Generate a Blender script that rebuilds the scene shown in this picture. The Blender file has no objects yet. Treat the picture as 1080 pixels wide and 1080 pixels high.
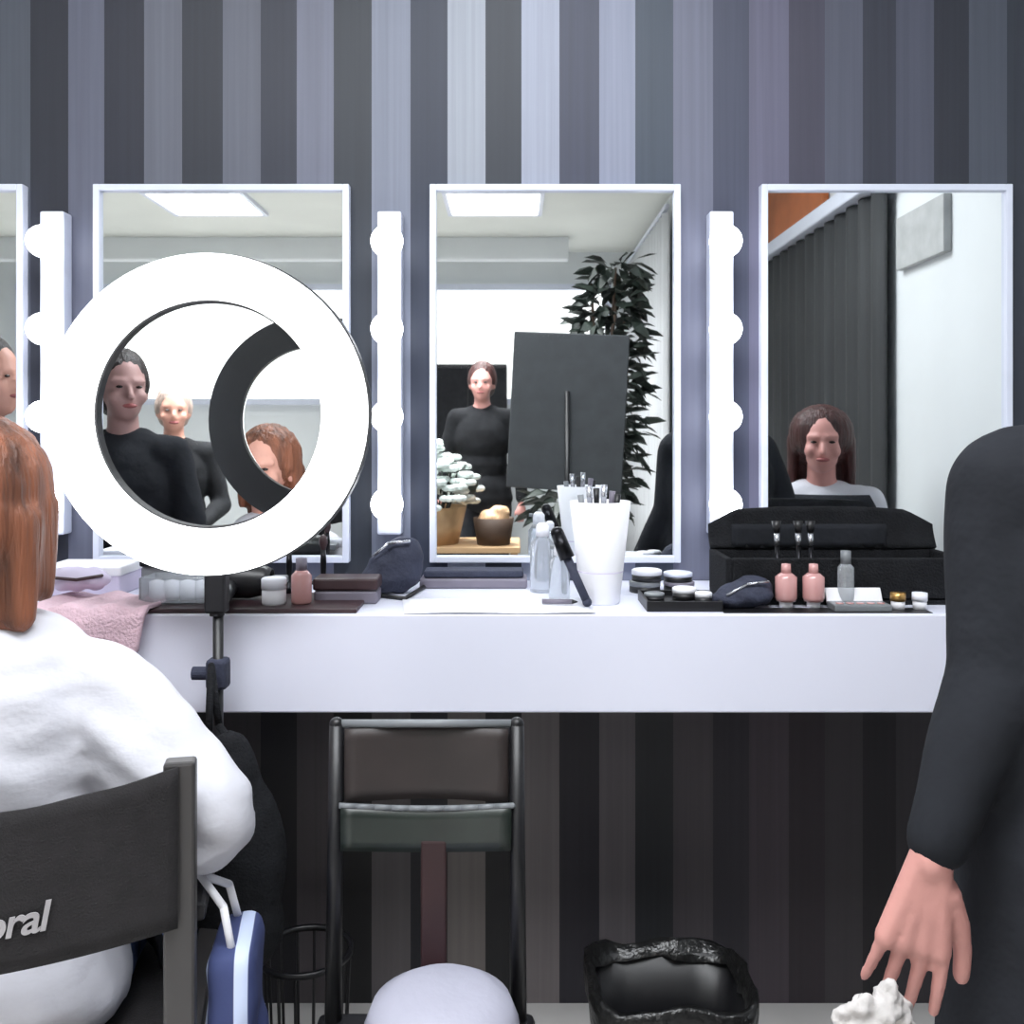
import bpy, bmesh, math, random
from mathutils import Vector, Matrix, Euler, noise
random.seed(7)
sc = bpy.context.scene
C = sc.collection
PI = math.pi
F = 1000.0            # focal length in px of a 1080 px frame
CAMZ, CAMD = 1.206, 2.0
DESK = 0.892

# ------------------------------------------------------------------ helpers
def lin(c):
    r = []
    for v in c:
        v /= 255.0
        r.append(v/12.92 if v <= .04045 else ((v+.055)/1.055)**2.4)
    return tuple(r) + (1.0,)

def mat(name, col, rough=.6, metal=0, var=.12, scale=12, bump=0, bscale=60, stretch=(1,1,1), spec=.5,
        alpha=None, trans=0, emit=None, estr=0, sheen=0, coat=0):
    m = bpy.data.materials.new(name); m.use_nodes = True
    nt = m.node_tree; N = nt.nodes; L = nt.links
    b = N['Principled BSDF']
    tc = N.new('ShaderNodeTexCoord'); mp = N.new('ShaderNodeMapping'); mp.inputs['Scale'].default_value = stretch
    L.new(tc.outputs['Object'], mp.inputs['Vector'])
    nz = N.new('ShaderNodeTexNoise'); nz.inputs['Scale'].default_value = scale; nz.inputs['Detail'].default_value = 4
    L.new(mp.outputs[0], nz.inputs['Vector'])
    cr = N.new('ShaderNodeValToRGB'); c = lin(col)
    cr.color_ramp.elements[0].position = .3; cr.color_ramp.elements[1].position = .7
    cr.color_ramp.elements[0].color = tuple(x*(1-var) for x in c[:3]) + (1,)
    cr.color_ramp.elements[1].color = tuple(min(1, x*(1+var)) for x in c[:3]) + (1,)
    L.new(nz.outputs['Fac'], cr.inputs[0]); L.new(cr.outputs[0], b.inputs['Base Color'])
    b.inputs['Roughness'].default_value = rough; b.inputs['Metallic'].default_value = metal
    b.inputs['Specular IOR Level'].default_value = spec
    if trans: b.inputs['Transmission Weight'].default_value = trans
    if coat: b.inputs['Coat Weight'].default_value = coat
    if sheen: b.inputs['Sheen Weight'].default_value = sheen
    if bump:
        n2 = N.new('ShaderNodeTexNoise'); n2.inputs['Scale'].default_value = bscale; n2.inputs['Detail'].default_value = 3
        L.new(mp.outputs[0], n2.inputs['Vector'])
        bp = N.new('ShaderNodeBump'); bp.inputs['Strength'].default_value = bump; bp.inputs['Distance'].default_value = .01
        L.new(n2.outputs['Fac'], bp.inputs['Height']); L.new(bp.outputs[0], b.inputs['Normal'])
    if emit:
        b.inputs['Emission Color'].default_value = lin(emit); b.inputs['Emission Strength'].default_value = estr
    return m

def obj(name, bm, m, parent=None, smooth=False, label=None):
    me = bpy.data.meshes.new(name); bm.normal_update(); bm.to_mesh(me); bm.free()
    o = bpy.data.objects.new(name, me); C.objects.link(o)
    if m:
        for mm in (m if isinstance(m, (list, tuple)) else [m]): me.materials.append(mm)
    if smooth:
        for p in me.polygons: p.use_smooth = True
    if parent: o.parent = parent
    if label: o['label'] = label
    return o

def thing(name, label, cat, loc=(0,0,0), rz=0, group=None):
    o = bpy.data.objects.new(name, None); C.objects.link(o); o.empty_display_size = .05
    o.location = loc; o.rotation_euler = (0,0,rz)
    return tag(o, label, cat, group)
def tag(o, label, cat, group=None):
    o['label'] = label; o['category'] = cat
    if group: o['group'] = group
    return o
def struct(o):
    o['kind'] = 'structure'; return o

def box(c, s, bev=0, rot=None, bm=None):
    b = bmesh.new()
    bmesh.ops.create_cube(b, size=1)
    bmesh.ops.scale(b, vec=s, verts=b.verts)
    if bev: bmesh.ops.bevel(b, geom=list(b.edges), offset=bev, segments=2, affect='EDGES', profile=.5)
    M = Matrix.Translation(c)
    if rot: M = M @ Euler(rot).to_matrix().to_4x4()
    bmesh.ops.transform(b, matrix=M, verts=b.verts)
    return merge(bm, b)
def merge(bm, b):
    if bm is None: return b
    me = bpy.data.meshes.new('tmp'); b.to_mesh(me); b.free(); bm.from_mesh(me); bpy.data.meshes.remove(me)
    return bm
def tube(p, q, r1, r2=None, bm=None, seg=16, caps=True):
    if r2 is None: r2 = r1
    p, q = Vector(p), Vector(q); d = q-p
    b = bmesh.new()
    bmesh.ops.create_cone(b, cap_ends=caps, segments=seg, radius1=r1, radius2=max(r2,1e-5), depth=d.length)
    M = Matrix.Translation((p+q)/2) @ d.to_track_quat('Z','Y').to_matrix().to_4x4()
    bmesh.ops.transform(b, matrix=M, verts=b.verts)
    return merge(bm, b)
def ball(c, r, bm=None, rot=None, seg=20):
    if not hasattr(r, '__len__'): r = (r,r,r)
    b = bmesh.new(); bmesh.ops.create_uvsphere(b, u_segments=seg, v_segments=max(6,seg//2+2), radius=1)
    M = Matrix.Translation(c)
    if rot: M = M @ Euler(rot).to_matrix().to_4x4()
    M = M @ Matrix.Diagonal((*r,1))
    bmesh.ops.transform(b, matrix=M, verts=b.verts)
    return merge(bm, b)
def lathe(prof, c=(0,0,0), seg=28, bm=None, close=False):
    b = bmesh.new(); rings = []
    for r, z in prof:
        if r < 1e-5: rings.append([b.verts.new((c[0], c[1], c[2]+z))])
        else: rings.append([b.verts.new((c[0]+r*math.cos(2*PI*k/seg), c[1]+r*math.sin(2*PI*k/seg), c[2]+z)) for k in range(seg)])
    pairs = list(zip(rings, rings[1:])) + ([(rings[-1], rings[0])] if close else [])
    for A, B in pairs:
        for k in range(seg):
            k2 = (k+1) % seg
            if len(A) == 1 and len(B) == 1: continue
            if len(A) == 1: b.faces.new((A[0], B[k2], B[k]))
            elif len(B) == 1: b.faces.new((A[k], A[k2], B[0]))
            else: b.faces.new((A[k], A[k2], B[k2], B[k]))
    bmesh.ops.recalc_face_normals(b, faces=b.faces)
    return merge(bm, b)
def path(pts, r, bm=None, seg=10):
    for a, c in zip(pts, pts[1:]):
        bm = tube(a, c, r, r, bm, seg)
        bm = ball(c, r, bm, seg=8)
    return bm
def grid(nx, ny, fn, bm=None, thick=0):
    b = bmesh.new()
    V = [[b.verts.new(fn(i/nx, j/ny)) for j in range(ny+1)] for i in range(nx+1)]
    for i in range(nx):
        for j in range(ny):
            b.faces.new((V[i][j], V[i+1][j], V[i+1][j+1], V[i][j+1]))
    if thick:
        bmesh.ops.recalc_face_normals(b, faces=b.faces)
        bmesh.ops.solidify(b, geom=list(b.faces), thickness=thick)
    return merge(bm, b)

def blob(name, bm, m, parent=None, voxel=.008, it=6, fold=None, label=None):
    """fuse overlapping closed shapes into ONE continuous smooth surface"""
    me = bpy.data.meshes.new(name); bm.to_mesh(me); bm.free()
    o = bpy.data.objects.new(name, me); C.objects.link(o)
    rm = o.modifiers.new('r', 'REMESH'); rm.mode = 'VOXEL'; rm.voxel_size = voxel
    sm = o.modifiers.new('s', 'SMOOTH'); sm.iterations = it; sm.factor = .5
    dg = bpy.context.evaluated_depsgraph_get(); dg.update()
    nm = bpy.data.meshes.new_from_object(o.evaluated_get(dg))
    o.modifiers.clear(); o.data = nm; bpy.data.meshes.remove(me); nm.name = name
    if fold:
        nrm = [v.normal.copy() for v in nm.vertices]
        for v, n in zip(nm.vertices, nrm): v.co = v.co + n*fold(v.co)
    nm.materials.clear(); nm.materials.append(m)
    for p in nm.polygons: p.use_smooth = True
    if parent: o.parent = parent
    if label: o['label'] = label
    return o

def copy_tree(root, loc, rz=None, label=None):
    r = root.copy(); C.objects.link(r); r.location = loc
    if rz is not None: r.rotation_euler = (0,0,rz)
    if label: r['label'] = label
    for ch in list(root.children):
        c = ch.copy(); C.objects.link(c); c.parent = r
        for g in ch.children:
            d = g.copy(); C.objects.link(d); d.parent = c
    return r

def wx(px, d): return (px-540)/F*d
def wz(py, d): return CAMZ-(py-455)/F*d
def wy(d): return -(CAMD-d)

# ------------------------------------------------------------------ materials
M = {}
M['white_lac'] = mat('white_lacquer', (230,232,247), .35, var=.01, scale=3)
M['frame'] = mat('frame_white', (215,220,235), .3, var=.03)
M['black'] = mat('black_plastic', (22,22,25), .4, var=.15)
M['black_fab'] = mat('black_fabric', (27,28,31), .9, var=.25, scale=30, bump=.4, bscale=250, spec=.2)
M['black_cloth'] = mat('black_cloth', (36,38,43), .9, var=.25, scale=6, bump=.5, bscale=22, spec=.2)
M['dark_metal'] = mat('dark_metal', (35,35,38), .3, .9, var=.1)
M['post'] = mat('chair_post', (62,60,60), .45, var=.12, scale=8, stretch=(1,1,.2))
M['canvas'] = mat('black_canvas', (30,28,30), .9, var=.2, scale=40, bump=.3, bscale=400)
M['letter'] = mat('lettering_grey', (165,162,165), .6)
M['shirt'] = mat('white_shirt', (204,204,212), .8, var=.03, scale=4, bump=.25, bscale=30, stretch=(1,1,1.5))
M['skin'] = mat('skin', (216,160,142), .5, var=.08, scale=10, bump=.05, bscale=200)
M['skin_rose'] = mat('skin_rose', (205,148,140), .5, var=.14, scale=9, bump=.05, bscale=200)
M['skin_dusk'] = mat('skin_dusk', (178,140,136), .55, var=.08, scale=10)
M['lips'] = mat('lips', (162,92,92), .45)
M['eye'] = mat('eye_dark', (30,22,20), .2)
M['ginger'] = mat('ginger_hair', (120,72,50), .5, var=.6, scale=45, bump=.8, bscale=120, stretch=(1,1,.07))
M['blonde'] = mat('blonde_tips', (220,180,140), .5, var=.25, scale=45, bump=.6, bscale=120, stretch=(1,1,.07))
M['dark_hair'] = mat('dark_hair', (38,30,30), .5, var=.5, scale=45, bump=.6, bscale=120, stretch=(1,1,.1))
M['red_hair'] = mat('auburn_hair', (62,30,28), .5, var=.5, scale=45, bump=.6, bscale=120, stretch=(1,1,.1))
M['grey_hair'] = mat('light_hair', (170,150,140), .5, var=.3, scale=45, bump=.6, bscale=120, stretch=(1,1,.1))
M['jeans'] = mat('blue_jeans', (92,108,150), .85, var=.5, scale=30, bump=.2, bscale=300, stretch=(1,1,.15))
M['navy'] = mat('navy_fabric', (50,54,72), .8, var=.2, scale=20, bump=.3, bscale=120)
M['pink'] = mat('pink_towel', (222,190,202), .9, var=.12, scale=25, bump=.5, bscale=200, sheen=.2)
M['lilac'] = mat('lilac_card', (206,198,220), .6, var=.05)
M['mauve'] = mat('mauve_grey', (120,115,128), .5, var=.1)
M['white'] = mat('white_plain', (235,235,240), .5, var=.03)
M['paper'] = mat('paper', (238,240,248), .7, var=.02)
M['grey'] = mat('grey_plastic', (120,124,128), .4)
M['steel'] = mat('steel', (190,192,198), .25, .9)
M['rosebottle'] = mat('rose_lotion', (200,150,148), .25, var=.1, coat=.5)
M['browncase'] = mat('brown_case', (58,38,42), .45, var=.2)
M['clear'] = mat('clear_plastic', (225,230,235), .08, trans=.75, var=.02)
M['gold'] = mat('brass', (190,150,90), .3, .8)
M['green_lea'] = mat('green_black_leather', (34,42,38), .35, var=.3)
M['brown_lea'] = mat('brown_black_leather', (44,37,36), .5, var=.3, scale=10)
M['maroon'] = mat('maroon_wood', (48,24,26), .5, var=.2)
M['cushion'] = mat('white_cushion', (170,170,185), .7, var=.05, bump=.2, bscale=40)
M['glass'] = mat('mirror_silver', (245,248,248), .015, 1.0, var=.003)
M['bulb'] = mat('bulb_glow', (255,255,255), .3, emit=(245,248,255), estr=9)
M['ring'] = mat('ring_diffuser', (255,255,255), .5, emit=(250,252,255), estr=3.6)
M['panel'] = mat('panel_glow', (255,255,255), .5, emit=(250,252,255), estr=5)
M['patchgrey'] = mat('patch_grey', (178,180,180), .6)
M['wood'] = mat('pale_wood', (196,160,120), .5, var=.2, scale=10, stretch=(.3,3,1))
M['leaf'] = mat('dark_leaf', (40,50,44), .5, var=.4, scale=15)
M['flower'] = mat('white_petal', (225,232,228), .6, var=.1)
M['terra'] = mat('brown_pot', (72,54,42), .7)
M['orange'] = mat('warm_light_panel', (176,98,50), .6, var=.3, scale=3)
M['ward'] = mat('dark_curtain', (52,54,56), .8, var=.3, scale=5, stretch=(1,4,.1), bump=.3, bscale=12)
M['curtain'] = mat('white_curtain', (222,224,228), .8, var=.05, scale=6, stretch=(1,6,.05))

# ------------------------------------------------------------------ room shell
def wallmat():
    m = bpy.data.materials.new('striped_wallpaper'); m.use_nodes = True
    N = m.node_tree.nodes; L = m.node_tree.links; b = N['Principled BSDF']
    at = N.new('ShaderNodeAttribute'); at.attribute_name = 'stripe'
    tc = N.new('ShaderNodeTexCoord'); mp = N.new('ShaderNodeMapping'); mp.inputs['Scale'].default_value = (60,1,.8)
    nz = N.new('ShaderNodeTexNoise'); nz.inputs['Scale'].default_value = 1.6; nz.inputs['Detail'].default_value = 3
    L.new(tc.outputs['Object'], mp.inputs[0]); L.new(mp.outputs[0], nz.inputs['Vector'])
    mr = N.new('ShaderNodeMapRange'); mr.inputs[3].default_value = .78; mr.inputs[4].default_value = 1.22
    L.new(nz.outputs['Fac'], mr.inputs[0])
    vm = N.new('ShaderNodeVectorMath'); vm.operation = 'SCALE'
    L.new(at.outputs['Color'], vm.inputs[0]); L.new(mr.outputs[0], vm.inputs['Scale']); L.new(vm.outputs[0], b.inputs['Base Color'])
    b.inputs['Roughness'].default_value = .5; b.inputs['Specular IOR Level'].default_value = .4
    return m
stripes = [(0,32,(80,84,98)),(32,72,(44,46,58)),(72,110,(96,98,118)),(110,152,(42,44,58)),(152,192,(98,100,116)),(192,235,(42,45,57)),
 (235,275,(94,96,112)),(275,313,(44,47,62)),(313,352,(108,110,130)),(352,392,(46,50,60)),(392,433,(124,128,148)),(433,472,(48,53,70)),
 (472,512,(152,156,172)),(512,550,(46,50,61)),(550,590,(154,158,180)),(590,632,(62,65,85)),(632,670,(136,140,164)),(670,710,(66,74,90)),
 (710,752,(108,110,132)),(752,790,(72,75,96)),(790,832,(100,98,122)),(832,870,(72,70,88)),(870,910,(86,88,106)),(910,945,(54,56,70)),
 (945,985,(78,80,98)),(985,1022,(46,48,60)),(1022,1062,(76,80,95))]  # middle stripes paler: light reflected off the wall put into their colour
def wallpaper():
    b = bmesh.new(); lay = b.faces.layers.int.new('k'); cols = []
    segs = []
    x = -4.5
    while x < -1.08-.001:
        x2 = min(x+.08, -1.08); segs.append((x, x2, (90,92,108) if len(segs) % 2 else (46,48,60))); x = x2
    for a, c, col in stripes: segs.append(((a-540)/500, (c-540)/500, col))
    x = (1062-540)/500
    k = 0
    while x < 1.5-.001:
        x2 = min(x+.08, 1.5); segs.append((x, x2, (50,54,66) if k % 2 == 0 else (80,82,98))); x = x2; k += 1
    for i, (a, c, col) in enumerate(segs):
        for z0, z1, q in ((0, .80, (.50,.42,.32)), (.80, 2.75, (.92,.94,.88))):  # lower band darker and warmer: shade under the counter put into its colour
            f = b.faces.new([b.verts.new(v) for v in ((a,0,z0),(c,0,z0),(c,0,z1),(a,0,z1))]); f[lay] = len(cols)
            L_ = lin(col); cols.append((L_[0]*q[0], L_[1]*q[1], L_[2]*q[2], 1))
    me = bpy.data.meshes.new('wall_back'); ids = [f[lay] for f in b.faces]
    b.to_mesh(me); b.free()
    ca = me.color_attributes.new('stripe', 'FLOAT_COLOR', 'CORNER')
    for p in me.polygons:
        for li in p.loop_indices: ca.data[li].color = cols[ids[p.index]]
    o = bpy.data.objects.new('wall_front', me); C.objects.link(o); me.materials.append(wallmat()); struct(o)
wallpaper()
XL, XR, YB, H = -4.5, 1.5, -6.2, 2.75
M['plaster'] = mat('plaster_white', (222,226,228), .8, var=.03, scale=2)
M['ceil'] = mat('ceiling_paint', (232,234,228), .9, var=.04, scale=1.5)
M['floor'] = mat('pale_floor', (176,174,172), .45, var=.08, scale=4)
struct(obj('floor', box(((XL+XR)/2, YB/2, -.03), (XR-XL+.2, -YB+.2, .06)), M['floor']))
struct(obj('ceiling', box(((XL+XR)/2, YB/2, H+.03), (XR-XL+.2, -YB+.2, .06)), M['ceil']))
struct(obj('wall_left', box((XL-.03, YB/2, H/2), (.06, -YB, H)), M['plaster']))
struct(obj('wall_right', box((XR+.03, YB/2, H/2), (.06, -YB, H)), M['plaster']))
struct(obj('wall_back', box(((XL+XR)/2, YB-.03, H/2), (XR-XL, .06, H)), M['plaster']))
struct(obj('wall_partition', box((1.27, -5.1, H/2), (.46, 2.15, H)), M['plaster']))
# ceiling coffer lines / soffit
struct(obj('trim_1', box((-2.0, -5.6, 2.66), (4.9, .12, .18), .01), M['plaster']))
struct(obj('trim_2', box((-1.0, -3.4, 2.72), (4.9, .05, .05), .01), M['ceil']))

def ceiling_light(x, y, w, l, label):
    t = thing('ceiling_light', label, 'ceiling light', (x, y, H), group='ceiling light panels')
    b = box((0,0,-.0125), (w+.06, .03, .025)); b.free()
    fr = None
    for s in (-1,1):
        fr = box((s*(w/2+.015),0,-.0125), (.03,l+.06,.025), bm=fr)
        fr = box((0,s*(l/2+.015),-.0125), (w,.03,.025), bm=fr)
    obj('frame', fr, M['frame'], t)
    obj('diffuser', box((0,0,-.008), (w,l,.014)), M['panel'], t)
ceiling_light(-2.05, -4.4, .6, .6, 'square lit ceiling panel seen in the mirror behind the ring light')
ceiling_light(-.12, -4.4, .6, .6, 'square lit ceiling panel seen in the middle mirror')
ceiling_light(-1.1, -1.5, .6, .6, 'square lit ceiling panel high above the seated ginger woman')
ceiling_light(.45, -1.5, .6, .6, 'square lit ceiling panel high above the person in black')
ceiling_light(-3.5, -3.0, .6, .6, 'square lit ceiling panel nearest the far left wall')

# window on the back wall (bright, with blind)
wt = obj('window_1', box((-1.7, YB+.02, 1.95), (5.0, .04, .95)), mat('window_glow', (255,255,255), .5, emit=(255,255,255), estr=1.25)); struct(wt)
fr = None
for z in (1.46, 2.44): fr = box((-1.7, YB+.05, z), (5.1, .04, .05), bm=fr)
for x in (-4.22, .82): fr = box((x, YB+.05, 1.95), (.05, .04, 1.0), bm=fr)
struct(obj('trim_3', fr, M['frame']))

# ------------------------------------------------------------------ desk
t = thing('makeup_counter', 'long white lacquered makeup counter with a deep front edge below the mirrors', 'counter', (0,0,0))
obj('counter_top', box((0, -.178, DESK-.0125), (2.40, .348, .025)), M['white_lac'], t)
obj('front_panel', box((0, -.363, DESK-.0845), (2.40, .021, .169), .003), M['white_lac'], t)
for x in (-1.1, -.55, .25, .9): obj('bracket', box((x, -.176, DESK-.06), (.025, .352, .07)), M['dark_metal'], t)

# ------------------------------------------------------------------ mirrors
def mirror(cx, w, label, z0=wz(592,2), z1=wz(197,2)):
    t = thing('wall_mirror', label, 'mirror', (cx, 0, z0), group='framed mirrors on the striped wall')
    h = z1-z0; f = .014; b = None
    for s in (-1,1): b = box((s*(w/2-f/2), -.0125, h/2), (f, .025, h), .002, bm=b)
    for z in (f/2, h-f/2): b = box((0, -.0125, z), (w-2*f+.002, .025, f), .002, bm=b)
    obj('frame', b, M['frame'], t)
    obj('mirror_glass', box((0, -.0075, h/2), (w-2*f, .013, h-2*f)), M['glass'], t)
mirror(-1.285, .53, 'white framed mirror cut off by the left edge of the photo')
mirror(wx(236.5,2), .534, 'white framed mirror standing behind the glowing ring light')
mirror(wx(585,2), .524, 'white framed mirror in the middle, behind the white brush cup')
mirror(wx(931,2), .524, 'white framed mirror at the right, behind the black case')

def light_strip(px, label):
    t = thing('vanity_light', label, 'vanity light', (wx(px,2), 0, wz(562,2)), group='vertical four bulb vanity lights between the mirrors')
    obj('bar', box((0,-.02,.335), (.05,.04,.67), .004), M['frame'], t)
    for py in (262, 351, 440, 529):
        z = wz(py,2)-wz(562,2)+.0
        bb = lathe([(0,0),(.018,0),(.018,.02),(.0,.021)], (0,0,0))
        bmesh.ops.transform(bb, matrix=Matrix.Translation((0,-.04,z)) @ Matrix.Rotation(PI/2,4,'X'), verts=bb.verts)
        o = obj('bulb', ball((0,-.075,z), .033, seg=24), M['bulb'], t, True)
        obj('socket', bb, M['steel'], o, True)
light_strip(64, 'vertical strip of four lit globe bulbs left of the ring light')
light_strip(413, 'vertical strip of four lit globe bulbs between ring light and middle mirror')
light_strip(757, 'vertical strip of four lit globe bulbs right of the middle mirror')

# ------------------------------------------------------------------ ring light
D = 1.56
t = thing('ring_light', 'large glowing white ring light on a thin black stand in front of the counter', 'ring light', (wx(220,D), wy(D), 0))
zc = wz(437, D); R1, R0 = .263, .188
def annulus(r0, r1, y0, y1, cz, cx=0):
    b = lathe([(r0,y0),(r1,y0),(r1,y1),(r0,y1)], seg=72, close=True)
    bmesh.ops.transform(b, matrix=Matrix.Translation((cx,0,cz)) @ Matrix.Rotation(PI/2,4,'X'), verts=b.verts)
    return b
obj('housing', annulus(R0-.003, R1+.003, -.022, .0, zc), M['black'], t)
obj('diffuser', annulus(R0, R1, .0005, .014, zc), M['ring'], t)
obj('tilt_bracket', box((.01, .012, zc-R1-.03), (.035,.03,.07), .004, bm=tube((.01,.012,zc-R1-.07),(.01,.012,zc-R1-.02),.012)), M['black'], t)
obj('pole', tube((.012,.012,.25),(.012,.012,zc-R1-.06),.0085, bm=tube((.012,.012,.12),(.012,.012,.62),.012)), M['black'], t, True)
b = box((.012,.012,wz(712,D)), (.034,.034,.05), .006); b = tube((-.03,.012,wz(712,D)),(.012,.012,wz(712,D)),.011,bm=b)
obj('clamp_knob', b, M['navy'], t)
for a in (math.radians(-32), math.radians(85), math.radians(200)):
    e = Vector((.012+.3*math.cos(a)*.8, .012+.25*math.sin(a)*.8, .01))
    obj('leg', tube((.012,.012,.36), e, .008, bm=ball(e, .01)), M['black'], t, True)

# shoulder bag hanging from the stand
def bagf(p): return .004*noise.noise(p*14)
b = None
for q, r in (((-.44,-.52,.64),(.05,.04,.10)), ((-.415,-.52,.54),(.065,.045,.13)), ((-.455,-.52,.5),(.05,.045,.15)), ((-.425,-.52,.44),(.07,.045,.08))):
    b = ball(q, r, b)
bag = blob('shoulder_bag', b, M['black_fab'], None, .009, 5, bagf)
tag(bag, 'slouchy black shoulder bag hanging beside the seated woman from the light stand', 'bag')
p0 = (-.488,-.462,wz(712,D)+.02)
obj('strap', path([(-.47,-.53,.68),(-.48,-.50,.73),p0,(-.47,-.48,.735),(-.43,-.52,.71),(-.42,-.52,.68)], .006), M['black_fab'], bag, True)

# ------------------------------------------------------------------ people
def hand(bm, w, d, t, side_n, curl=.35, s=1.0, spread=.06):
    """w wrist, d direction to fingers, t towards the thumb, n the way the palm faces"""
    w, d, t, n = Vector(w), Vector(d).normalized(), Vector(t), Vector(side_n)
    t = (t-d*t.dot(d)).normalized(); n = d.cross(t).normalized()*(1 if d.cross(t).dot(n) > 0 else -1)
    K = .85*s
    for o in (-.026,-.009,.009,.026):
        bm = tube(w+t*o*.32*K, w+d*.088*K+t*o*K, .0135*K, .0115*K, bm, 10); bm = ball(w+d*.088*K+t*o*K, .0115*K, bm, seg=10)
    bm = ball(w+d*.03*K+t*.018*K+n*.006, (.017*K,)*3, bm, seg=10)
    bm = ball(w, .021*K, bm, seg=10)
    for i, (o, L) in enumerate(((.029,.07),(.010,.079),(-.0095,.073),(-.028,.057))):
        p = w+d*.086*K+t*o*K; a = curl*(.7+.12*i); dd = (d+t*o*spread*62).normalized(); r = .0080*K if i < 3 else .0071*K
        for f in (.45,.31,.24):
            dd = (dd*math.cos(a)+n*math.sin(a)).normalized(); q = p+dd*L*f*K
            bm = tube(p, q, r, r*.9, bm, 10); bm = ball(q, r*.9, bm, seg=10); p = q; r *= .9
            n2 = n
            a *= .9
            # rotate the palm normal with the finger
    p = w+d*.026*K+t*.022*K; dd = (d*.85+t*.5+n*.25).normalized(); r = .0115*K
    for f, bend in ((.042,0),(.032,.35),(.026,.3)):
        dd = (dd+(d*.8-t*.3)*bend).normalized(); q = p+dd*f*K
        bm = tube(p, q, r, r*.9, bm, 10); bm = ball(q, r*.88, bm, seg=10); p = q; r *= .9
    return bm
def limb(bm, p, q, r1, r2):
    bm = tube(p, q, r1, r2, bm, 16); bm = ball(p, r1, bm, seg=14); return ball(q, r2, bm, seg=14)

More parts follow.
